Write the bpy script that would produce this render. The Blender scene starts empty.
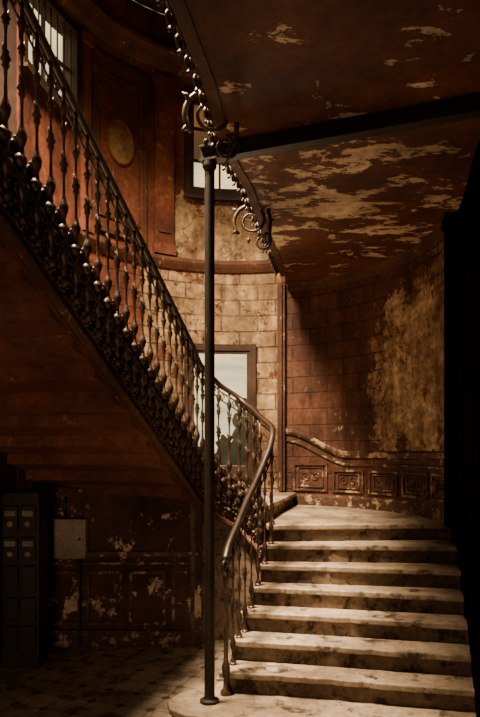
import bpy, bmesh, math, random
from mathutils import Vector, Matrix, noise as mnoise
random.seed(4)
S=bpy.context.scene
# ------------------------------------------------------------------ materials
def newmat(name):
    m=bpy.data.materials.new(name); m.use_nodes=True
    nt=m.node_tree; nt.nodes.clear()
    out=nt.nodes.new('ShaderNodeOutputMaterial'); b=nt.nodes.new('ShaderNodeBsdfPrincipled')
    nt.links.new(b.outputs[0],out.inputs[0])
    return m,nt,b
def N(nt,t,**k):
    n=nt.nodes.new(t)
    for a,v in k.items(): setattr(n,a,v)
    return n
def noise(nt,vec,scale,detail=6,rough=.6,dist=0.):
    n=N(nt,'ShaderNodeTexNoise'); n.inputs['Scale'].default_value=scale; n.inputs['Detail'].default_value=detail
    n.inputs['Roughness'].default_value=rough; n.inputs['Distortion'].default_value=dist; nt.links.new(vec,n.inputs['Vector']); return n.outputs['Fac']
def ramp(nt,fac,p0,p1,c0=(0,0,0,1),c1=(1,1,1,1)):
    r=N(nt,'ShaderNodeValToRGB'); r.color_ramp.elements[0].position=p0; r.color_ramp.elements[1].position=p1
    r.color_ramp.elements[0].color=c0; r.color_ramp.elements[1].color=c1
    nt.links.new(fac,r.inputs[0]); return r.outputs[0]
def mix(nt,fac,a,b,mode='MIX'):
    m=N(nt,'ShaderNodeMix',data_type='RGBA',blend_type=mode)
    for sock,v in ((m.inputs[0],fac),(m.inputs[6],a),(m.inputs[7],b)):
        if hasattr(v,'links'): nt.links.new(v,sock)
        elif isinstance(v,(int,float)): sock.default_value=v
        else: sock.default_value=(*v,1)
    return m.outputs[2]
def mth(nt,op,a,b=None,c=None):
    m=N(nt,'ShaderNodeMath',operation=op)
    for i,v in enumerate((a,b,c)):
        if v is None: continue
        if hasattr(v,'links'): nt.links.new(v,m.inputs[i])
        else: m.inputs[i].default_value=v
    return m.outputs[0]
def bump(nt,b,h,st=.4,dist=.02):
    n=N(nt,'ShaderNodeBump'); n.inputs['Strength'].default_value=st; n.inputs['Distance'].default_value=dist
    nt.links.new(h,n.inputs['Height']); nt.links.new(n.outputs[0],b.inputs['Normal'])
def worn(name,c1,c2,c3,scale=2.,flake=.66,rough=.8,fs=3.,bs=.4,soft=.02,metal=0,stretch=None,centre=None,spec=.25):
    """two-tone surface, dirt mottling and a third colour showing through in flakes.
    centre=(x,y,z,radius,amount): the paint has let go most around that spot"""
    m,nt,b=newmat(name); v=N(nt,'ShaderNodeTexCoord').outputs['Object']
    vf=v
    if stretch:
        mp=N(nt,'ShaderNodeMapping'); mp.inputs['Scale'].default_value=stretch; nt.links.new(v,mp.inputs[0]); vf=mp.outputs[0]
    a=mix(nt,ramp(nt,noise(nt,v,scale),.35,.68),c1,c2)
    n2=noise(nt,vf,fs,13,.74,.3)
    if centre:
        ds=N(nt,'ShaderNodeVectorMath',operation='DISTANCE'); nt.links.new(v,ds.inputs[0]); ds.inputs[1].default_value=centre[:3]
        mr=N(nt,'ShaderNodeMapRange'); mr.inputs[1].default_value=0; mr.inputs[2].default_value=centre[3]; mr.inputs[3].default_value=centre[4]; mr.inputs[4].default_value=0
        nt.links.new(ds.outputs['Value'],mr.inputs[0]); n2=mth(nt,'ADD',n2,mr.outputs[0])
    f=ramp(nt,n2,flake,flake+soft)
    c=mix(nt,f,a,c3)
    n3=noise(nt,v,scale*9,8,.7)
    d=ramp(nt,n3,.3,.66,(.45,.45,.45,1),(1,1,1,1)); c=mix(nt,1.,c,d,'MULTIPLY')
    d2=ramp(nt,noise(nt,v,.9,7,.6),.36,.6,(.42,.36,.32,1),(1,1,1,1)); c=mix(nt,1.,c,d2,'MULTIPLY')
    nt.links.new(c,b.inputs['Base Color']); b.inputs['Roughness'].default_value=rough; b.inputs['Metallic'].default_value=metal
    b.inputs['Specular IOR Level'].default_value=spec
    bump(nt,b,mix(nt,.5,n3,f),bs,.015)
    return m
M_iron=worn('wrought_iron',(.060,.035,.022),(.115,.067,.038),(.28,.18,.10),9,.58,.38,30,.4,.1,.3,spec=.5)
M_pole=worn('painted_iron_pole',(.020,.013,.009),(.038,.024,.016),(.11,.06,.035),6,.62,.55,14,.4,.08,.0)
M_rail=worn('handrail_iron',(.026,.014,.009),(.05,.027,.016),(.13,.07,.045),5,.68,.36,20,.2,.05,.1,spec=.4)
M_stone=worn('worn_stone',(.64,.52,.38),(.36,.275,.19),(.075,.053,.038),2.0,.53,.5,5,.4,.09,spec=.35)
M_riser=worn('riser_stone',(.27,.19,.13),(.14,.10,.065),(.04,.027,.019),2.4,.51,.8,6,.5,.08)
M_soff=worn('stair_soffit_paint',(.27,.095,.053),(.14,.054,.034),(.36,.21,.12),1.5,.62,.75,4,.3)
M_slab=worn('gallery_soffit_paint',(.19,.058,.030),(.085,.030,.019),(.84,.69,.49),1.1,.625,.7,3.0,.5,.012,0,(.75,1.2,1),(.75,6.4,4.46,3.0,.145))
M_wood=worn('dark_wood',(.05,.027,.016),(.09,.048,.028),(.16,.09,.05),4,.7,.6,10,.3)
M_red=worn('panel_red_paint',(.25,.078,.036),(.12,.042,.023),(.34,.20,.11),1.6,.58,.75,5,.5,.06)
M_mould=worn('moulding_paint',(.15,.064,.035),(.08,.036,.021),(.38,.27,.16),3,.60,.7,7,.3)
M_dado=worn('dado_paint',(.13,.063,.037),(.07,.036,.024),(.54,.39,.24),2.5,.53,.7,6,.4,.04)
M_dark=worn('dark_wall_paint',(.065,.031,.02),(.036,.019,.013),(.30,.2,.12),1.2,.66,.85,2.5,.4)
M_shade=worn('shaded_wall_paint',(.012,.006,.004),(.008,.004,.003),(.03,.016,.01),1.2,.68,1.,3,.4,spec=.0)  # near-black colour paints in the shade on the right wall and its trim
M_under=worn('understair_wall_paint',(.11,.054,.034),(.055,.029,.019),(.66,.52,.37),1.2,.565,.9,3.0,.4)
M_ceil=worn('ceiling_plaster',(.12,.062,.036),(.07,.036,.022),(.3,.2,.12),1,.64,.85,3,.3)
M_grey=worn('grey_enamel',(.36,.30,.23),(.25,.20,.15),(.10,.075,.055),3,.62,.5,8,.2)
M_meter=worn('meter_casing',(.035,.027,.019),(.022,.017,.012),(.07,.055,.035),3,.68,.6,8,.2)
M_dial=worn('meter_dial',(.28,.23,.17),(.18,.145,.105),(.06,.05,.04),3,.62,.4,8,.1)
M_medal=worn('medallion_ochre',(.42,.27,.12),(.20,.11,.05),(.10,.045,.025),4,.52,.6,7,.3,.15)
M_leaf=worn('foliage',(.035,.045,.022),(.02,.028,.015),(.07,.07,.03),1,.6,.9,3,.5)
M_grass=worn('dry_grass',(.30,.20,.09),(.17,.12,.06),(.4,.3,.15),.2,.6,.9,1,.2)

def floor_mat():
    m,nt,b=newmat('patterned_tile'); v=N(nt,'ShaderNodeTexCoord').outputs['Object']
    mp=N(nt,'ShaderNodeMapping'); mp.inputs['Scale'].default_value=(3.6,3.6,0); mp.inputs['Rotation'].default_value=(0,0,.35)
    nt.links.new(v,mp.inputs[0])
    fr=N(nt,'ShaderNodeVectorMath',operation='FRACTION'); nt.links.new(mp.outputs[0],fr.inputs[0])
    sb=N(nt,'ShaderNodeVectorMath',operation='SUBTRACT'); sb.inputs[1].default_value=(.5,.5,0); nt.links.new(fr.outputs[0],sb.inputs[0])
    ab=N(nt,'ShaderNodeVectorMath',operation='ABSOLUTE'); nt.links.new(sb.outputs[0],ab.inputs[0])
    sx=N(nt,'ShaderNodeSeparateXYZ'); nt.links.new(ab.outputs[0],sx.inputs[0])
    s=mth(nt,'ADD',sx.outputs[0],sx.outputs[1]); dot=mth(nt,'GREATER_THAN',s,.82)
    g=mth(nt,'GREATER_THAN',mth(nt,'MAXIMUM',sx.outputs[0],sx.outputs[1]),.485)
    base=mix(nt,ramp(nt,noise(nt,v,1.5),.35,.7),(.48,.385,.28),(.20,.155,.11))
    c=mix(nt,dot,base,(.06,.043,.034)); c=mix(nt,g,c,(.08,.06,.045))
    c=mix(nt,ramp(nt,noise(nt,v,4,10,.72),.49,.60),c,(.10,.075,.052))
    nt.links.new(c,b.inputs['Base Color']); b.inputs['Roughness'].default_value=.6; b.inputs['Specular IOR Level'].default_value=.3
    bump(nt,b,mth(nt,'MULTIPLY',g,-1.),.3,.01); return m
M_floor=floor_mat()
def wall_mat():
    m,nt,b=newmat('peeling_plaster_blocks')
    v=N(nt,'ShaderNodeTexCoord').outputs['Object']; uv=N(nt,'ShaderNodeTexCoord').outputs['UV']
    at=lambda n:N(nt,'ShaderNodeAttribute',attribute_name=n).outputs['Fac']
    n1=noise(nt,v,1.3,8,.65); n2=noise(nt,v,4.5,12,.72); n3=noise(nt,v,16,8,.7)
    red=mix(nt,ramp(nt,n1,.35,.65),(.25,.080,.038),(.12,.042,.024))
    brn=mix(nt,ramp(nt,n1,.35,.65),(.165,.068,.038),(.08,.036,.022))
    red=mix(nt,at('brown'),red,brn)
    crm=mix(nt,ramp(nt,noise(nt,v,2.2,9,.7),.38,.60),(.62,.45,.255),(.29,.185,.10))
    k=mth(nt,'ADD',at('peel'),mth(nt,'MULTIPLY',mth(nt,'SUBTRACT',n2,.5),2.4))
    f=ramp(nt,k,.47,.56)
    c=mix(nt,f,red,crm)
    k2=mth(nt,'ADD',at('bare'),mth(nt,'MULTIPLY',mth(nt,'SUBTRACT',noise(nt,v,2.6,13,.78),.5),2.6))
    f2=ramp(nt,k2,.56,.59); c=mix(nt,f2,c,mix(nt,ramp(nt,noise(nt,v,6,8,.7),.38,.58),(.78,.63,.43),(.34,.24,.14)))
    # hairline cracks
    vo=N(nt,'ShaderNodeTexVoronoi',feature='DISTANCE_TO_EDGE'); vo.inputs['Scale'].default_value=1.1
    wv=N(nt,'ShaderNodeVectorMath',operation='ADD'); nz_=N(nt,'ShaderNodeTexNoise'); nz_.inputs['Scale'].default_value=2.5; nz_.inputs['Detail'].default_value=8
    nt.links.new(v,nz_.inputs['Vector']); nt.links.new(v,wv.inputs[0]); nt.links.new(nz_.outputs['Color'],wv.inputs[1]); nt.links.new(wv.outputs[0],vo.inputs['Vector'])
    ck=ramp(nt,vo.outputs['Distance'],.004,.014,(1,1,1,1),(0,0,0,1))
    c=mix(nt,mth(nt,'MULTIPLY',ck,mth(nt,'MULTIPLY',at('peel'),.8)),c,(.03,.016,.01))
    br=N(nt,'ShaderNodeTexBrick'); br.inputs['Scale'].default_value=1; br.inputs['Brick Width'].default_value=.52; br.inputs['Row Height'].default_value=.225
    br.inputs['Mortar Size'].default_value=.013; br.inputs['Mortar Smooth'].default_value=.5
    nt.links.new(uv,br.inputs['Vector'])
    bl=mth(nt,'MULTIPLY',br.outputs['Fac'],at('block'))
    bl=mth(nt,'MULTIPLY',bl,mth(nt,'SUBTRACT',1.,f2))
    bl=mth(nt,'MULTIPLY',bl,ramp(nt,noise(nt,v,2.,6,.6),.35,.6,(.3,.3,.3,1)))
    c=mix(nt,mth(nt,'MULTIPLY',bl,.8),c,(.05,.024,.014))
    c=mix(nt,1.,c,ramp(nt,n3,.3,.6,(.5,.47,.43,1)),'MULTIPLY')
    c=mix(nt,1.,c,ramp(nt,noise(nt,v,.9,9,.68),.38,.56,(.36,.29,.25,1)),'MULTIPLY')
    mp=N(nt,'ShaderNodeMapping'); mp.inputs['Scale'].default_value=(3.5,3.5,.6); nt.links.new(v,mp.inputs[0])
    c=mix(nt,1.,c,ramp(nt,noise(nt,mp.outputs[0],1.5,8,.65),.36,.56,(.5,.42,.36,1)),'MULTIPLY')
    nt.links.new(c,b.inputs['Base Color']); b.inputs['Roughness'].default_value=.7; b.inputs['Specular IOR Level'].default_value=.25
    h=mth(nt,'SUBTRACT',mth(nt,'ADD',mth(nt,'MULTIPLY',f,.4),mth(nt,'ADD',mth(nt,'MULTIPLY',n3,.5),mth(nt,'MULTIPLY',f2,.5))),bl)
    bump(nt,b,h,.8,.02); return m
M_wall=wall_mat()
def glass_mat(name,tr,df,fac):
    m=bpy.data.materials.new(name); m.use_nodes=True; nt=m.node_tree; nt.nodes.clear()
    o=N(nt,'ShaderNodeOutputMaterial'); t=N(nt,'ShaderNodeBsdfTransparent'); t.inputs[0].default_value=(*tr,1)
    d=N(nt,'ShaderNodeBsdfTranslucent'); d.inputs[0].default_value=(*df,1); x=N(nt,'ShaderNodeMixShader'); x.inputs[0].default_value=fac
    nt.links.new(t.outputs[0],x.inputs[1]); nt.links.new(d.outputs[0],x.inputs[2]); nt.links.new(x.outputs[0],o.inputs[0]); return m
M_glass=glass_mat('dusty_glass',(.92,.87,.74),(.3,.26,.2),.05)
M_amber=glass_mat('amber_glass',(.16,.085,.04),(.2,.12,.06),.2)

# ------------------------------------------------------------------ mesh builder
class MB:
    def __init__(s): s.v=[]; s.f=[]
    def add(s,vs,fs):
        o=len(s.v); s.v+= [tuple(p) for p in vs]; s.f+=[tuple(i+o for i in f) for f in fs]
    def prism(s,pts,z0,z1):
        n=len(pts); z0=z0 if isinstance(z0,(list,tuple)) else [z0]*n; z1=z1 if isinstance(z1,(list,tuple)) else [z1]*n
        vs=[(p[0],p[1],z0[i]) for i,p in enumerate(pts)]+[(p[0],p[1],z1[i]) for i,p in enumerate(pts)]
        s.add(vs,[tuple(reversed(range(n))),tuple(range(n,2*n))]+[(i,(i+1)%n,n+(i+1)%n,n+i) for i in range(n)])
    def box(s,c,d,rz=0):
        ca,sa=math.cos(rz),math.sin(rz); P=[]
        for x,y in ((-1,-1),(1,-1),(1,1),(-1,1)):
            X=x*d[0]/2; Y=y*d[1]/2; P.append((c[0]+X*ca-Y*sa,c[1]+X*sa+Y*ca))
        s.prism(P,c[2]-d[2]/2,c[2]+d[2]/2)
    def lathe(s,o,prof,n=10,ax=None):
        vs=[];fs=[]
        for z,r in prof:
            for i in range(n):
                a=2*math.pi*i/n; p=Vector((r*math.cos(a),r*math.sin(a),z))
                if ax is not None: p=ax@p
                vs.append(Vector(o)+p)
        for j in range(len(prof)-1):
            for i in range(n): fs.append((j*n+i,j*n+(i+1)%n,(j+1)*n+(i+1)%n,(j+1)*n+i))
        fs.append(tuple(reversed(range(n)))); fs.append(tuple(range((len(prof)-1)*n,len(prof)*n)))
        s.add(vs,fs)
    def sweep(s,pts,prof,closed=False):
        pts=[Vector(p) for p in pts]; n=len(prof); vs=[];fs=[]; L=len(pts)
        for i,p in enumerate(pts):
            a=pts[(i-1)%L] if (closed or i>0) else p; b=pts[(i+1)%L] if (closed or i<L-1) else p
            t=(b-a).normalized(); side=t.cross(Vector((0,0,1)))
            if side.length<.05: side=Vector((1,0,0))
            side.normalize(); up=side.cross(t).normalized()
            for u,w in prof: vs.append(p+side*u+up*w)
        R=L if closed else L-1
        for j in range(R):
            k=(j+1)%L
            for i in range(n): fs.append((j*n+i,j*n+(i+1)%n,k*n+(i+1)%n,k*n+i))
        if not closed: fs.append(tuple(reversed(range(n)))); fs.append(tuple(range((L-1)*n,L*n)))
        s.add(vs,fs)
    def tube(s,pts,r,n=6,closed=False):
        pts=[Vector(p) for p in pts]; L=len(pts); vs=[];fs=[]
        ref=None
        for i,p in enumerate(pts):
            a=pts[(i-1)%L] if (closed or i>0) else p; b=pts[(i+1)%L] if (closed or i<L-1) else p
            t=(b-a).normalized()
            if ref is None:
                ref=t.cross(Vector((.31,.77,.55))).normalized()
            ref=(ref-t*ref.dot(t)).normalized(); bi=t.cross(ref)
            rr=r[i] if isinstance(r,list) else r
            for k in range(n):
                q=2*math.pi*k/n; vs.append(p+(ref*math.cos(q)+bi*math.sin(q))*rr)
        R=L if closed else L-1
        for j in range(R):
            k=(j+1)%L
            for i in range(n): fs.append((j*n+i,j*n+(i+1)%n,k*n+(i+1)%n,k*n+i))
        if not closed: fs.append(tuple(reversed(range(n)))); fs.append(tuple(range((L-1)*n,L*n)))
        s.add(vs,fs)
    def obj(s,name,mat,parent=None,smooth=False,bevel=0):
        me=bpy.data.meshes.new(name); me.from_pydata(s.v,[],s.f); me.update()
        bm=bmesh.new(); bm.from_mesh(me); bmesh.ops.recalc_face_normals(bm,faces=bm.faces); bm.to_mesh(me); bm.free()
        me.materials.append(mat); ob=bpy.data.objects.new(name,me); S.collection.objects.link(ob)
        if smooth:
            for p in me.polygons: p.use_smooth=True
        if bevel:
            b=ob.modifiers.new('bevel','BEVEL'); b.width=bevel; b.segments=3; b.limit_method='ANGLE'
        if parent: ob.parent=parent
        return ob
def empty(name):
    e=bpy.data.objects.new(name,None); S.collection.objects.link(e); return e
# ------------------------------------------------------------------ plan
CX,CY,AX,AY=-.05,6.7,2.25,2.65
def EL(th,off=0.):
    t=math.radians(th); n=Vector((math.cos(t)/AX,math.sin(t)/AY)).normalized()
    return (CX+AX*math.cos(t)-n.x*off, CY+AY*math.sin(t)-n.y*off)
def TH(p): return math.degrees(math.atan2((p[1]-CY)/AY,(p[0]-CX)/AX))
ZC=8.2
D=Vector((-.2743,-.9617)); NL=Vector((-.9617,.2743))
LW=[(-2.3,6.7),(-3.7,1.8),(-3.7,-1.6)]
RW=[(2.2,6.7),(2.06,6.0),(1.88,5.25),(1.72,4.5),(1.72,-1.6)]
def cbox(mb,t0,t1,z0,z1,o0,o1,step=3.):
    n=max(1,int(abs(t1-t0)/step)); f=lambda z,t:z(t) if callable(z) else z
    vs=[];fs=[]
    for i in range(n+1):
        t=t0+(t1-t0)*i/n
        for o,z in ((o0,z0),(o1,z0),(o1,z1),(o0,z1)):
            x,y=EL(t,o); vs.append((x,y,f(z,t)))
    for i in range(n):
        for k in range(4): fs.append((i*4+k,i*4+(k+1)%4,(i+1)*4+(k+1)%4,(i+1)*4+k))
    fs.append((3,2,1,0)); fs.append((n*4,n*4+1,n*4+2,n*4+3)); mb.add(vs,fs)
def cprof(mb,t0,t1,z,prof,step=3.):
    n=max(1,int(abs(t1-t0)/step)); vs=[];fs=[];k=len(prof)
    for i in range(n+1):
        t=t0+(t1-t0)*i/n
        for o,dz in prof:
            x,y=EL(t,o); vs.append((x,y,(z(t) if callable(z) else z)+dz))
    for i in range(n):
        for j in range(k): fs.append((i*k+j,i*k+(j+1)%k,(i+1)*k+(j+1)%k,(i+1)*k+j))
    fs.append(tuple(range(k))); fs.append(tuple(n*k+j for j in range(k))); mb.add(vs,fs)
# ---- back wall (curved apse) with window openings
WIN=[(85.,107.,1.85,3.55),(85.,107.,5.82,7.2),(150.,176.,6.25,7.3)]
ths=set([180-i*1.5 for i in range(121)])
for a,b,_,_ in WIN: ths|={a,b}
ths=sorted(ths,reverse=True)
zs=set([round(i*.1,3) for i in range(83)])
for _,_,a,b in WIN: zs|={a,b}
zs=sorted(zs)
arc=[0]
for i in range(1,len(ths)):
    a=EL(ths[i-1]);b=EL(ths[i]); arc.append(arc[-1]+math.dist(a,b))
def smooth(a,b,x):
    t=max(0,min(1,(x-a)/(b-a))); return t*t*(3-2*t)
def rect(x,y,x0,x1,y0,y1,s): return smooth(x0-s,x0+s,x)*(1-smooth(x1-s,x1+s,x))*smooth(y0-s,y0+s,y)*(1-smooth(y1-s,y1+s,y))
vs=[];uv=[];pe=[];ba=[];blk=[];brn=[]
for i,t in enumerate(ths):
    x,y=EL(t)
    for z in zs:
        vs.append((x,y,z)); uv.append((arc[i],z))
        p=.12
        if t>73:
            p=max(p,.74*rect(t/10,z,7.3,12.6,1.,4.75,.25), .80*rect(t/10,z,7.3,11.6,4.6,5.75,.25))
        else:
            p=max(p,.56*rect(t/10,z,.6,4.2,2.1,3.9,.6), .5*rect(t/10,z,-.5,2.6,2.,4.6,.5))
        pe.append(p); ba.append(.03+.54*rect(t/10,z,-.2,3.6,2.1,3.9,.6)+.24*rect(t/10,z,0,7.2,2.1,4.5,.2)+(.36*rect(t/10,z,7.5,11.6,4.8,5.9,.2))+.24*rect(t/10,z,7.5,14.,2.8,4.7,.3)+.22*rect(t/10,z,0,7,1.3,2.2,.1))
        blk.append(1. if (z<4.74) else 0.); brn.append(1. if t<73 else 0.)
nz=len(zs);fs=[]
for i in range(len(ths)-1):
    for j in range(nz-1):
        tm=(ths[i]+ths[i+1])/2; zm=(zs[j]+zs[j+1])/2
        if any(a<tm<b and c<zm<d for a,b,c,d in WIN): continue
        fs.append((i*nz+j,i*nz+j+1,(i+1)*nz+j+1,(i+1)*nz+j))
me=bpy.data.meshes.new('wall_back'); me.from_pydata(vs,[],fs); me.update()
for nm,arr in (('peel',pe),('bare',ba),('block',blk),('brown',brn)):
    a=me.attributes.new(nm,'FLOAT','POINT'); a.data.foreach_set('value',arr)
ul=me.uv_layers.new(name='UVMap')
for l in me.loops: ul.data[l.index].uv=uv[l.vertex_index]
me.materials.append(M_wall)
wb=bpy.data.objects.new('wall_back',me); S.collection.objects.link(wb)
for p in me.polygons: p.use_smooth=True
n0=me.polygons[0].normal; c0=me.polygons[0].center
inward=(Vector((CX,CY,c0.z))-c0).dot(n0)>0
so=wb.modifiers.new('thickness','SOLIDIFY'); so.thickness=.22; so.offset=-1 if inward else 1

def strip_wall(name,pts,mat,th,sgn):
    mb=MB()
    for a,b in zip(pts[:-1],pts[1:]):
        a=Vector(a);b=Vector(b); n=Vector(((b-a).y,-(b-a).x)).normalized()*sgn*th
        mb.prism([a,b,b+n,a+n],0,ZC)
    return mb.obj(name,mat)
strip_wall('wall_left',LW,M_dark,.2,1)
strip_wall('wall_right',RW,M_shade,.2,-1)
mb=MB(); mb.box((-1,-1.75,ZC/2),(5.9,.25,ZC)); mb.obj('wall_front',M_dark)
outline=[(-3.7,-1.6),(1.72,-1.6),(1.72,4.5),(1.88,5.25),(2.06,6.0)]+[EL(t) for t in range(0,181,6)]+[(-3.7,1.8)]
mb=MB(); mb.prism(outline,-.12,0); mb.obj('floor',M_floor)
mb=MB(); mb.prism(outline,ZC,ZC+.15); mb.obj('ceiling',M_ceil)

# ------------------------------------------------------------------ staircase
IN={1:(-.16,5.02),2:(-.13,5.24),3:(-.05,5.52),4:(.03,5.80),5:(.12,6.05),6:(.20,6.25),7:(.27,6.42),8:(.30,6.60),9:(.27,6.95),10:(.05,7.25),11:(-.28,7.24),12:(-.5,6.98)}
OUT={1:(1.72,4.60),2:(1.78,4.83),3:(1.84,5.09),4:(1.90,5.38),5:(1.95,5.66),6:(2.02,5.95),7:(2.10,6.30),8:(2.185,6.75),9:(.75,9.15),10:(-.3,9.30),11:(-1.3,8.86),12:(-1.97,8.03),13:(-2.23,7.28)}
Z={k:.17*k for k in range(1,9)}; 
for k in range(9,29): Z[k]=1.36+.17*(k-8)
for k in range(13,29):
    p=Vector(IN[12])+D*.31*(k-12); IN[k]=(p.x,p.y)
    if k not in OUT: q=p+NL*1.65; OUT[k]=(q.x,q.y)
def cr(p0,p1,p2,p3,t):
    return [.5*((2*b)+(-a+c)*t+(2*a-5*b+4*c-d)*t*t+(-a+3*b-3*c+d)*t**3) for a,b,c,d in zip(p0,p1,p2,p3)]
ks=list(range(1,29)); K3=[(*IN[k],Z[k]) for k in ks]; 
def path(s):
    s=max(1,min(27.9999,s)); i=int(s)-1; t=s-int(s)
    g=lambda j:K3[max(0,min(27,j))]
    return Vector(cr(g(i-1),g(i),g(i+1),g(i+2),t))
def seg_in(k): return [tuple(path(k+j/4)[:2]) for j in range(0,5)]
def seg_out(k):
    if 8<=k<=13:
        a=TH(OUT[k]);b=TH(OUT[k+1])
        n=8 if k==8 else 4
        if k==13: return [OUT[13],OUT[14]]
        return [EL(a+(b-a)*j/n,.0) for j in range(n+1)]
    return [OUT[k],OUT[k+1]]
UD=.47   # depth of the flight at each riser
stair=empty('staircase')
body=MB(); tread=MB(); up=MB(); upt=MB()
for k in range(1,28):
    si=seg_in(k); so_=seg_out(k)
    a=Vector(IN[k]);b=Vector(OUT[k]); ai=(Vector(IN[k+1])-a).normalized(); bo=(Vector(so_[1])-b).normalized()
    if k==8: bo=Vector((0,1))
    w=(a-b).normalized()
    poly=[b]+[Vector(p) for p in so_[1:]]+[Vector(p) for p in reversed(si)]
    inn=[Vector(p)+w*.03 for p in reversed(si)]; inn[-1]=a-ai*.045+w*.03
    fr=[]
    A0=a-ai*.045+w*.03; B0=b-bo*.045
    ch=[random.uniform(4,36) for _ in range(3)]
    for j in range(1,40):
        q=A0.lerp(B0,j/40); d=.020*math.exp(-((j-15)/9.)**2)+random.uniform(0,.003)
        for c_ in ch: d+=.018*math.exp(-((j-c_)/.9)**2)
        fr.append(q+ai*d)
    tp=[B0]+[Vector(p) for p in so_[1:]]+inn+(fr if 1<k<=8 else [])
    if k==1:
        ex=[(-.16,5.30),(-.34,5.28),(-.47,5.18),(-.53,5.04),(-.50,4.90),(-.38,4.80),(-.2,4.76)]
        poly=[b]+[Vector(p) for p in so_[1:]]+[Vector((-.13,5.30))]+[Vector(p) for p in ex]
        tp=[Vector((1.72,4.56)),Vector(so_[1]),Vector((-.11,5.33))]+[Vector(p)+(Vector(p)-Vector((-.1,5.1))).normalized()*.035 for p in ex]
    if k<=11:
        body.prism(poly,0,Z[k]-.05)
        tread.prism(tp,Z[k]-.05,Z[k])
    else:
        n=len(poly); no=len(so_); zb=[]
        for i in range(n):
            if i<no: t=i/(no-1)
            else: t=1-(i-no)/(len(si)-1)
            zb.append(Z[k]-UD+t*(.17-.10))
        up.prism(poly,zb,Z[k]-.05); upt.prism(tp,Z[k]-.05,Z[k])
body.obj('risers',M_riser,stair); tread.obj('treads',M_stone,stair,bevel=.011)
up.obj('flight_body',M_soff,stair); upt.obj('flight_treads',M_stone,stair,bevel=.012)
def offs(s,o):
    p=path(s); q=path(min(s+.05,27.99)); r=path(max(s-.05,1)); t=Vector((q-r)[:2]).normalized()
    nrm=Vector((-t.y,t.x))
    return Vector((p.x+nrm.x*o,p.y+nrm.y*o,p.z))
st=MB(); SS=[8.6+.2*i for i in range(97)]
vs=[];fs=[]
for s in SS:
    p=offs(s,0.0);q=offs(s,.06)
    for a,dz in ((p,-UD-.03),(q,-UD-.03),(q,.06),(p,.06)): vs.append((a.x,a.y,a.z+dz))
for i in range(len(SS)-1):
    for k in range(4): fs.append((i*4+k,i*4+(k+1)%4,(i+1)*4+(k+1)%4,(i+1)*4+k))
fs+=[(0,1,2,3),tuple((len(SS)-1)*4+k for k in range(4))]; st.add(vs,fs)
for dz,r in ((-UD-.01,.035),(-UD+.09,.014),(-.20,.014),(.05,.028)):
    st.tube([offs(s,.065)+Vector((0,0,dz)) for s in SS],r,8)
st.obj('string',M_mould,stair)

# ------------------------------------------------------------------ balustrade
bal=empty('stair_balustrade')
def plan_samples(s0,s1,step):
    out=[s0]; s=s0; acc=0; last=path(s0)
    while s<s1:
        s+=.01; p=path(s); acc+=math.dist(p[:2],last[:2]); last=p
        if acc>=step: out.append(s); acc=0
    return out
def bprof(h,drop=.0):
    P=[(-drop-.12,.004),(-drop-.10,.018),(-drop-.07,.027),(-drop-.04,.014),(-drop-.02,.032),(-drop+.01,.043),(-drop+.05,.045),(-drop+.085,.022),(-drop+.10,.038),(-drop+.115,.020)]
    Q=[(.0,.030),(.03,.037),(.05,.018),(.10,.013),(.14,.028),(.17,.034),(.20,.024),(.24,.012),(.34,.009),(.40,.012),(.425,.024),(.44,.016),(.46,.031),(.49,.018),(.505,.022),(.52,.010),(.60,.008),(.66,.012),(.675,.022),(.685,.015),(.70,.028),(.73,.012),(.79,.010),(.83,.022),(.86,.030),(.90,.014),(1.,.012)]
    return (P if drop>0 else [])+[(a*h,r) for a,r in Q]
B=MB(); O=MB()
def spiral(c,t,u,R,turns,a0,flip=1,n=22):
    pts=[]
    for i in range(n+1):
        f=i/n; r=R*(1-f*.82); a=a0+flip*turns*2*math.pi*f
        pts.append(c+t*(math.cos(a)*r)+u*(math.sin(a)*r))
    return pts
up_s=plan_samples(8.4,26.5,.155)
UPV=Vector((0,0,1))
for i,s in enumerate(up_s):
    p=offs(s,.095); q=offs(s+.1,.095); t=(q-p).normalized()
    B.lathe(p,bprof(.97,.18),9)
    nn=Vector((-t.y,t.x,0)).normalized()
    rot=nn.to_track_quat('Z','Y').to_matrix()
    c=offs(s,.065)+Vector((0,0,-.335))
    B.lathe(c,[(0,.050),(.012,.055),(.025,.04),(.03,.022),(.05,.022),(.06,.008)],10,rot)
    tp_=t; up2=nn.cross(t).normalized()
    for a in range(6):
        q=c+nn*.02+(tp_*math.cos(a*1.047)+up2*math.sin(a*1.047))*.05
        O.lathe(q,[(-.012,.004),(0,.018),(.018,.012),(.022,.003)],6,rot)
    mid=offs(s+.24,.095)
    O.tube(spiral(mid+UPV*.03,t,UPV,.062,1.25,math.pi*.5,1),.0095,6)
    O.tube(spiral(mid+UPV*-.12,t,UPV,.060,1.25,-math.pi*.5,-1),.011,6)
    O.tube(spiral(mid+UPV*-.25,t,UPV,.045,1.1,math.pi*.5,1,16),.010,6)
    O.tube(spiral(mid+UPV*.875,t,UPV,.036,1.,-math.pi*.5,1,14),.0065,5)
    for zz in (.45,.70):
        for sg in (1,-1): O.tube([p+UPV*zz,p+UPV*(zz+.03)+t*.025*sg,p+UPV*(zz+.06)+t*.032*sg],[.009,.008,.003],5)
    m2=mid+UPV*-.05+nn*.03
    B.lathe(m2,[(-.04,.004),(-.025,.024),(0,.034),(.025,.024),(.04,.004)],8)
lo_s=plan_samples(1.9,8.3,.185)
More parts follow.
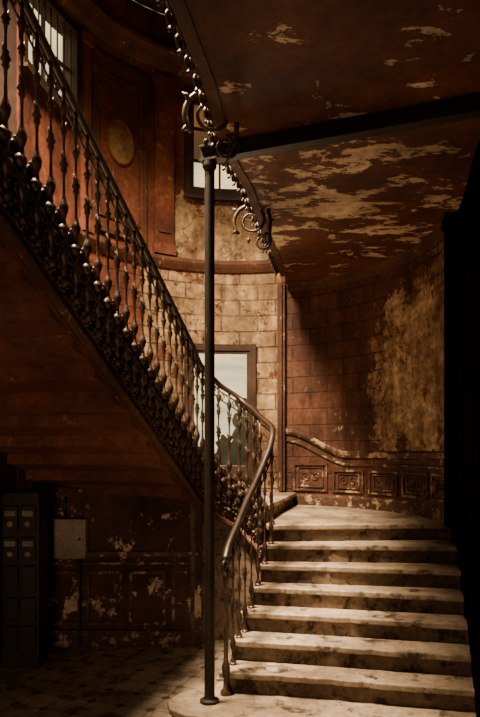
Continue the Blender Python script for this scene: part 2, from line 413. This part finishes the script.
for s in lo_s:
    p=offs(s,-.03); zt=Z[int(s)]; h=path(s).z+.97-zt
    B.lathe(Vector((p.x,p.y,zt)),[(0,.03),(.02,.03)]+[(z,r*.75) for z,r in bprof(h,0)],9)
    mid=offs(s+.3,-.03); t=(offs(s+.4,-.03)-offs(s+.2,-.03)).normalized()
    O.tube(spiral(mid+UPV*.87,t,UPV,.035,1.,-math.pi*.5,1,14),.006,5)
B.obj('balusters',M_iron,bal,smooth=True); O.obj('scrollwork',M_iron,bal,smooth=True)
R=MB()
hp=[(-.028,-.010),(-.025,-.024),(.025,-.024),(.028,-.010),(.030,.008),(.017,.024),(-.017,.024),(-.030,.008)]
railp=[]
for i in range(0,261):
    s=1.6+i*.1
    if s>26.6: break
    o=-.03+(.125)*smooth(7.9,9.0,s)
    railp.append(offs(s,o)+Vector((0,0,.98)))
R.sweep(railp,hp)
R.tube([p-Vector((0,0,.065)) for p in railp],.009,6); 
R.tube([p-Vector((0,0,.155)) for p in railp],.008,6)
e=railp[0]; R.tube(spiral(e+Vector((-.0,-.0,-.06)),Vector((-.3,-.95,0)).normalized(),UPV,.06,1.3,math.pi*.5,-1),.016,8)
R.obj('handrail',M_rail,bal,smooth=True)
nb=MB(); n0=offs(1.75,-.03); nb.lathe((n0.x,n0.y,.17),[(0,.045),(.03,.045),(.05,.024),(.12,.020),(.16,.030),(.22,.034),(.28,.018),(.5,.014),(.55,.024),(.6,.014),(.85,.013),(.9,.024),(.95,.030),(1.02,.02)],12); nb.obj('newel',M_iron,bal,smooth=True)

# ------------------------------------------------------------------ gallery over the lower flight
gal=empty('gallery_landing')
edge=[(.64,9.15),(.60,8.7),(.45,7.8),(.31,7.1),(.20,6.45),(.09,5.8),(-.03,5.35),(-.11,4.95),(-.14,4.6),(-.18,4.2),(-.25,3.8),(-.32,3.39),(-.4,2.7),(-.7,2.3),(-1.86,2.2)]
poly=[(-3.7,-1.6),(1.72,-1.6),(1.72,4.5),(1.88,5.25),(2.06,6.0)]+[EL(t) for t in range(0,70,6)]+edge+[OUT[28],(-3.7,1.8)]
mb=MB(); mb.prism(poly,4.46,4.76); mb.obj('slab',M_slab,gal)
mb=MB()
E3=[Vector((x,y,4.46)) for x,y in edge[1:14]]
mb.sweep([p+Vector((0,0,.02)) for p in E3],[(-.03,-.03),(.05,-.03),(.05,.0),(.035,.03),(.035,.28),(.05,.32),(-.03,.32)])
cprof(mb,2,70,4.46,[(0,-.10),(.03,-.10),(.05,-.05),(.10,-.03),(.12,.01),(0,.01)])
mb.obj('edge_moulding',M_mould,gal)
gb=empty('gallery_balustrade')
mb=MB(); sc=MB()
EP=[]
for a,b in zip(E3[:-1],E3[1:]):
    for j in range(6): EP.append(a.lerp(b,j/6))
EP.append(E3[-1])
acc=0;last=EP[0]
for i in range(1,len(EP)-1):
    t=(EP[i+1]-EP[i-1]).normalized(); nn=Vector((t.y,-t.x,0))
    if nn.x>0: nn=-nn
    acc+=(EP[i]-last).length; last=EP[i]
    if acc>.14:
        acc=0; p=EP[i]+nn*.085+Vector((0,0,.34))
        mb.lathe(p,bprof(.95,.22),8)
        sc.tube(spiral(p+t*.07+UPV*-.20,t,UPV,.065,1.3,math.pi*.5,1),.010,5)
        sc.tube(spiral(p+t*.07+UPV*-.34+nn*.01,t,UPV,.055,1.3,-math.pi*.5,-1),.011,5)
        mb.lathe(p+UPV*-.30,[(-.05,.004),(-.03,.024),(0,.034),(.03,.02),(.05,.004)],8)
mb.sweep([p+Vector((-.07,0,1.31)) for p in EP],hp)
mb.obj('balusters',M_iron,gb,smooth=True)
def bracket(c,sz,t):
    """acanthus C-scroll bracket hanging from the gallery edge"""
    t=Vector(t).normalized()
    taper=lambda r,n:[r*(1-.55*i/n) for i in range(n+1)]
    sc.tube(spiral(c,t,UPV,.5*sz,1.7,-math.pi*.25,1,44),taper(.055*sz,44),8)
    sc.tube(spiral(c+UPV*.62*sz-t*.15*sz,t,UPV,.34*sz,1.5,math.pi*1.2,-1,32),taper(.048*sz,32),8)
    sc.tube(spiral(c+UPV*-.58*sz-t*.30*sz,t,UPV,.26*sz,1.4,math.pi*.6,1,28),taper(.040*sz,28),8)
    sc.tube(spiral(c+UPV*.95*sz+t*.10*sz,t,UPV,.20*sz,1.3,-math.pi*.4,1,24),taper(.034*sz,24),7)
    sc.tube([c+UPV*1.25*sz-t*.05*sz,c+UPV*.9*sz-t*.12*sz,c+UPV*.5*sz-t*.42*sz,c-t*.52*sz,c-UPV*.5*sz-t*.5*sz,c-UPV*.9*sz-t*.3*sz],[.03*sz,.05*sz,.055*sz,.055*sz,.045*sz,.015*sz],8)
    for a in range(7):
        an=a*.85+.6
        d=t*math.cos(an)+UPV*math.sin(an); q=c+d*.48*sz
        sc.lathe(q,[(-.02*sz,.015*sz),(.03*sz,.055*sz),(.07*sz,.05*sz),(.13*sz,.02*sz),(.16*sz,.003)],7,d.to_track_quat('Z','Y').to_matrix())
bracket(Vector((-.215,4.62,4.50)),.38,(-.95,-.20,0))
bracket(Vector((.11,6.35,4.36)),.36,(-.97,.1,0))
sc.obj('scrollwork',M_iron,gb,smooth=True)

# support pole and beam
pole=empty('iron_support_pole')
mb=MB(); mb.lathe((-.235,5.02,.17),[(0,.075),(.02,.075),(.03,.045),(.06,.040),(4.10,.039),(4.13,.055),(4.17,.055)],20)
mb.obj('shaft',M_pole,pole,smooth=False)
mb=MB(); a=Vector((-.30,5.045)); b=Vector((1.715,4.26)); d=(b-a).normalized(); n=Vector((-d.y,d.x))
def bar(w,z0,z1): mb.prism([a-n*w,b-n*w,b+n*w,a+n*w],z0,z1)
bar(.05,4.34,4.355); bar(.012,4.355,4.445); bar(.05,4.445,4.46)
mb.obj('iron_beam',M_pole)

# ------------------------------------------------------------------ wall trim
mb=MB()
cprof(mb,2,178,7.42,[(0,-.12),(.04,-.12),(.06,-.04),(.14,.0),(.20,.08),(.26,.12),(.26,.18),(0,.2)]); mb.obj('trim_1',M_mould)
mb=MB(); cprof(mb,74,178,4.74,[(0,-.08),(.03,-.07),(.07,-.01),(.09,.03),(.09,.07),(.03,.10),(0,.1)]); mb.obj('trim_2',M_mould)
mb=MB()
for t0,t1,z0,z1 in ((113.5,120.5,4.84,7.3),(146,149,4.84,7.3)):
    cbox(mb,t0,t1,z0,z1,0,.06); cbox(mb,t0-.6,t1+.6,z1-.12,z1,0,.09); cbox(mb,t0-.6,t1+.6,z0,z0+.15,0,.09)
    cbox(mb,t0+1,t1-1,z0+.3,z1-.25,.06,.075)
mb.obj('trim_3',M_red)
mb=MB(); cbox(mb,71.6,74.4,1.55,4.46,0,.09,1); cbox(mb,72.4,73.6,1.55,4.46,.09,.13,1); mb.obj('trim_4',M_mould)
def cframe(mb,t0,t1,z0,z1,w,o0,o1,wt=None):
    wt=wt or w*23
    cbox(mb,t0,t1,z0,z0+w,o0,o1); cbox(mb,t0,t1,z1-w,z1,o0,o1)
    cbox(mb,t0,t0+wt,z0+w,z1-w,o0,o1); cbox(mb,t1-wt,t1,z0+w,z1-w,o0,o1)
pan=empty('wall_panel')
mb=MB(); cbox(mb,124,144,5.0,7.2,0,.012); mb.obj('field',M_red,pan)
mb=MB(); cframe(mb,123.5,144.5,4.95,7.25,.06,0,.04); cframe(mb,126,142,5.15,7.05,.03,0,.03); mb.obj('frame',M_mould,pan)
mb=MB(); tm=133.5
def oval(rt,rz,o,n=32): 
    P=[]
    for i in range(n):
        a=2*math.pi*i/n; x,y=EL(tm+rt*math.cos(a),o); P.append((x,y,6.2+rz*math.sin(a)))
    return P
n=32; P=oval(5.0,.28,.03); mb.add(P,[tuple(range(n))]); mb.obj('medallion',M_medal,pan)
mb=MB(); mb.tube(oval(5.2,.29,.026),.014,8,True)
mb.tube([Vector((*EL(tm+4,.014),6.6)),Vector((*EL(tm+2,.014),6.68)),Vector((*EL(tm,.014),6.62)),Vector((*EL(tm-2,.014),6.68)),Vector((*EL(tm-4,.014),6.6))],.012,6)
mb.obj('medallion_frame',M_red,pan,smooth=True)
zr=lambda t:2.06+.34*smooth(48,73,t)
mb=MB(); cprof(mb,0,71.5,zr,[(0,-.04),(.03,-.035),(.05,0),(.05,.03),(0,.05)]); cprof(mb,0,71.5,lambda t:zr(t)-.13,[(0,-.02),(.025,-.01),(.025,.01),(0,.02)])
cprof(mb,0,71.5,1.36,[(0,0),(.035,0),(.035,.12),(.015,.15),(0,.15)])
for a,b in ((2,12),(14,26),(28,40),(42,54),(56,69)):
    z1=min(zr(a),zr(b))-.2
    cframe(mb,a,b,1.56,z1,.025,0,.025,.7); cframe(mb,a+1.7,b-1.7,1.61,z1-.05,.012,0,.016,.4)
    tc=(a+b)/2; zc=(1.56+z1)/2; tt=Vector((*EL(tc+3),0))-Vector((*EL(tc-3),0)); tt.normalize()
    for s2 in (1,-1):
        c=Vector((*EL(tc+s2*1.8,.008),zc)); mb.tube(spiral(c,tt*s2,UPV,.07,1.3,0,1),.009,5)
mb.obj('trim_5',M_dado)
mb=MB()
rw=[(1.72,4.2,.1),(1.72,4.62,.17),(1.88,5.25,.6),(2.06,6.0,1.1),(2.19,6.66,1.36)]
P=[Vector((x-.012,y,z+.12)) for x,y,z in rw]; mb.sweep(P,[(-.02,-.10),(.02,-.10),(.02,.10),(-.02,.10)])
mb.obj('trim_6',M_shade)
mb=MB()
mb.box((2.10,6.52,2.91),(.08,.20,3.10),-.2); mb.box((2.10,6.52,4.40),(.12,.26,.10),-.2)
mb.obj('trim_7',M_shade)

# ------------------------------------------------------------------ windows
def window(name,t0,t1,z0,z1,cols,rows,outer=.09,glass_rows=None,bars=False):
    e=empty(name); fr=MB()
    cframe(fr,t0-2.2,t1+2.2,z0-.09,z1+.09,.09,-.02,.05,2.2)
    cframe(fr,t0-.1,t1+.1,z0,z1,.05,-.20,.03,1.3)
    for i in range(1,cols):
        t=t0+(t1-t0)*i/cols; cbox(fr,t-.35,t+.35,z0+.05,z1-.05,-.09,-.05,1)
    for j in range(1,rows):
        z=z0+(z1-z0)*j/rows; cbox(fr,t0+1,t1-1,z-.016,z+.016,-.09,-.05)
    cbox(fr,t0-2.6,t1+2.6,z0-.13,z0-.09,-.02,.09)
    fr.obj('frame',M_wood,e)
    gl=MB(); ga=MB()
    for j in range(rows):
        a=z0+(z1-z0)*j/rows; b=z0+(z1-z0)*(j+1)/rows
        g=ga if (glass_rows and j in glass_rows) else gl
        for i in range(6):
            p=EL(t0+(t1-t0)*i/6,-.07); q=EL(t0+(t1-t0)*(i+1)/6,-.07); g.add([(*p,a),(*q,a),(*q,b),(*p,b)],[(0,1,2,3)])
    if gl.v: gl.obj('glass',M_glass,e)
    if ga.v: ga.obj('upper_glass',M_amber,e)
    if bars:
        bb=MB()
        n=9
        for i in range(1,n):
            t=t0+(t1-t0)*i/n; x,y=EL(t,-.01); bb.lathe((x,y,z0),[(0,.010),(z1-z0,.010)],6)
        bb.obj('bars',M_iron,e)
window('window_1',*WIN[0],1,1)
window('window_2',*WIN[1],2,3,glass_rows=(1,2))
window('window_3',*WIN[2],2,2,bars=True,glass_rows=())

# ------------------------------------------------------------------ under the stair
mb=MB(); mb.prism([(-.42,7.0),(-2.27,7.06),(-2.25,7.18),(-.42,7.12)],0,[1.58,1.75,1.75,1.58]); wu=mb.obj('wall_understair',M_under)
mb=MB()
mb.box((-1.35,7.015,1.0),(1.8,.05,.05)); mb.box((-1.35,7.015,.9),(1.8,.03,.02)); mb.box((-1.35,7.01,.09),(1.8,.05,.18))
for i in range(4):
    x=-2.1+i*.46
    for dz in (.25,.8): mb.box((x+.18,7.02,dz),(.38,.03,.03))
    for dx in (0,.36): mb.box((x+dx,7.02,.525),(.03,.03,.55))
mb.obj('baseboard_understair',M_dado)
cab=empty('electricity_meter_cabinet')
mb=MB(); mb.box((-2.12,6.42,.86),(.36,.30,1.70),.0); mb.obj('casing',M_meter,cab,bevel=.012)
mb=MB(); dl=MB()
for r in range(5):
    for c in range(2):
        x=-2.205+c*.17; z=.30+r*.29
        mb.box((x,6.255,z),(.14,.05,.22 if r%2 else .25))
        if r>2:
            dl.box((x,6.226,z+.05),(.10,.012,.05)); dl.lathe((x,6.23,z-.05),[(0,.028),(.012,.028),(.02,.02)],14,Matrix.Rotation(math.pi/2,3,'X'))
mb.obj('meters',M_meter,cab,bevel=.01); dl.obj('dials',M_dial,cab)
jb=empty('junction_box')
mb=MB(); mb.box((-1.80,6.93,1.18),(.34,.14,.42)); mb.obj('casing',M_grey,jb,bevel=.012)
mb=MB(); mb.box((-1.80,6.855,1.18),(.29,.012,.37)); mb.obj('door',M_grey,jb,bevel=.005)
mb=MB(); mb.lathe((-1.69,6.845,1.18),[(0,.014),(.012,.014),(.016,.01)],12,Matrix.Rotation(math.pi/2,3,'X')); mb.tube([(-1.88,6.96,1.39),(-1.88,6.97,1.5),(-1.88,6.97,1.62)],.014,8); mb.tube([(-1.72,6.96,.97),(-1.72,6.97,.5),(-1.72,6.97,.05)],.012,8)
mb.obj('lock_and_conduit',M_meter,jb)

# ------------------------------------------------------------------ outdoors
mb=MB(); mb.prism([(-40,11),(40,11),(40,90),(-40,90)],-1.2,-1.0); mb.obj('outdoor_ground',M_grass)
def tree(x,y,h,w,seed):
    random.seed(seed); e=empty('tree')
    t=MB(); t.lathe((x,y,-1.0),[(0,.25),(h*.3,.17),(h*.6,.1)],8); t.obj('trunk',M_wood,e)
    bm=bmesh.new()
    for i in range(16):
        f=i/15; rr=w*(1-.75*f)*random.uniform(.5,.75)
        a=random.uniform(0,6.28); d=w*.5*(1-f)
        mt=Matrix.Translation((x+math.cos(a)*d,y+math.sin(a)*d,-1+h*(.22+.72*f)))@Matrix.Diagonal((rr,rr,rr*1.1,1))
        bmesh.ops.create_icosphere(bm,subdivisions=3,radius=1,matrix=mt)
    for v in bm.verts: v.co+=mnoise.noise_vector(v.co*2.2)*.35
    me=bpy.data.meshes.new('crown'); bm.to_mesh(me); bm.free(); me.materials.append(M_leaf)
    o=bpy.data.objects.new('crown',me); S.collection.objects.link(o); o.parent=e
tree(.1,30,5.9,1.1,1); tree(-1.0,36,4.2,1.0,2); tree(1.0,34,5.6,1.5,3); tree(-2.2,40,3.8,1.1,4); tree(-3.4,40,3.6,1.1,5)

# ------------------------------------------------------------------ world + lights
w=bpy.data.worlds.new('sky'); S.world=w; w.use_nodes=True; nt=w.node_tree
bg=nt.nodes['Background']; tc=N(nt,'ShaderNodeTexCoord').outputs['Generated']
mp=N(nt,'ShaderNodeMapping'); mp.inputs['Scale'].default_value=(5,5,22); nt.links.new(tc,mp.inputs[0])
cl=ramp(nt,noise(nt,mp.outputs[0],1.2,5,.55),.38,.60,(.36,.37,.30,1),(.95,.76,.44,1))
nt.links.new(cl,bg.inputs[0]); bg.inputs[1].default_value=1.9
def area(name,loc,tgt,size,power,col,sy=None,spread=180):
    l=bpy.data.lights.new(name,'AREA'); l.energy=power; l.color=col; l.size=size; l.spread=math.radians(spread)
    if sy: l.shape='RECTANGLE'; l.size_y=sy
    o=bpy.data.objects.new(name,l); S.collection.objects.link(o); o.location=loc
    o.rotation_euler=(Vector(tgt)-Vector(loc)).to_track_quat('-Z','Y').to_euler(); return o
area('skylight_lamp',(-1.5,5.0,8.0),(-.2,6.4,1.2),1.0,1100,(1,.74,.47),1.3,100)
area('window_daylight',(-.3,10.3,3.2),(-.3,6,1.2),.9,110,(1,.82,.58),1.5)
area('fill_lamp',(-1.4,-1.3,1.1),(-1.1,7,2.1),1.4,27,(1,.64,.39),1.2,90)  # added fill for the flight underside and gallery soffit, not a real fitting

# ------------------------------------------------------------------ camera
cam=bpy.data.cameras.new('camera'); co=bpy.data.objects.new('camera',cam); S.collection.objects.link(co)
co.location=(0,0,2.1); co.rotation_euler=(math.pi/2,0,0)
cam.sensor_fit='AUTO'; cam.sensor_width=36; cam.lens=650/717*36; cam.shift_y=(452-358.5)/717; cam.clip_start=.05
S.camera=co
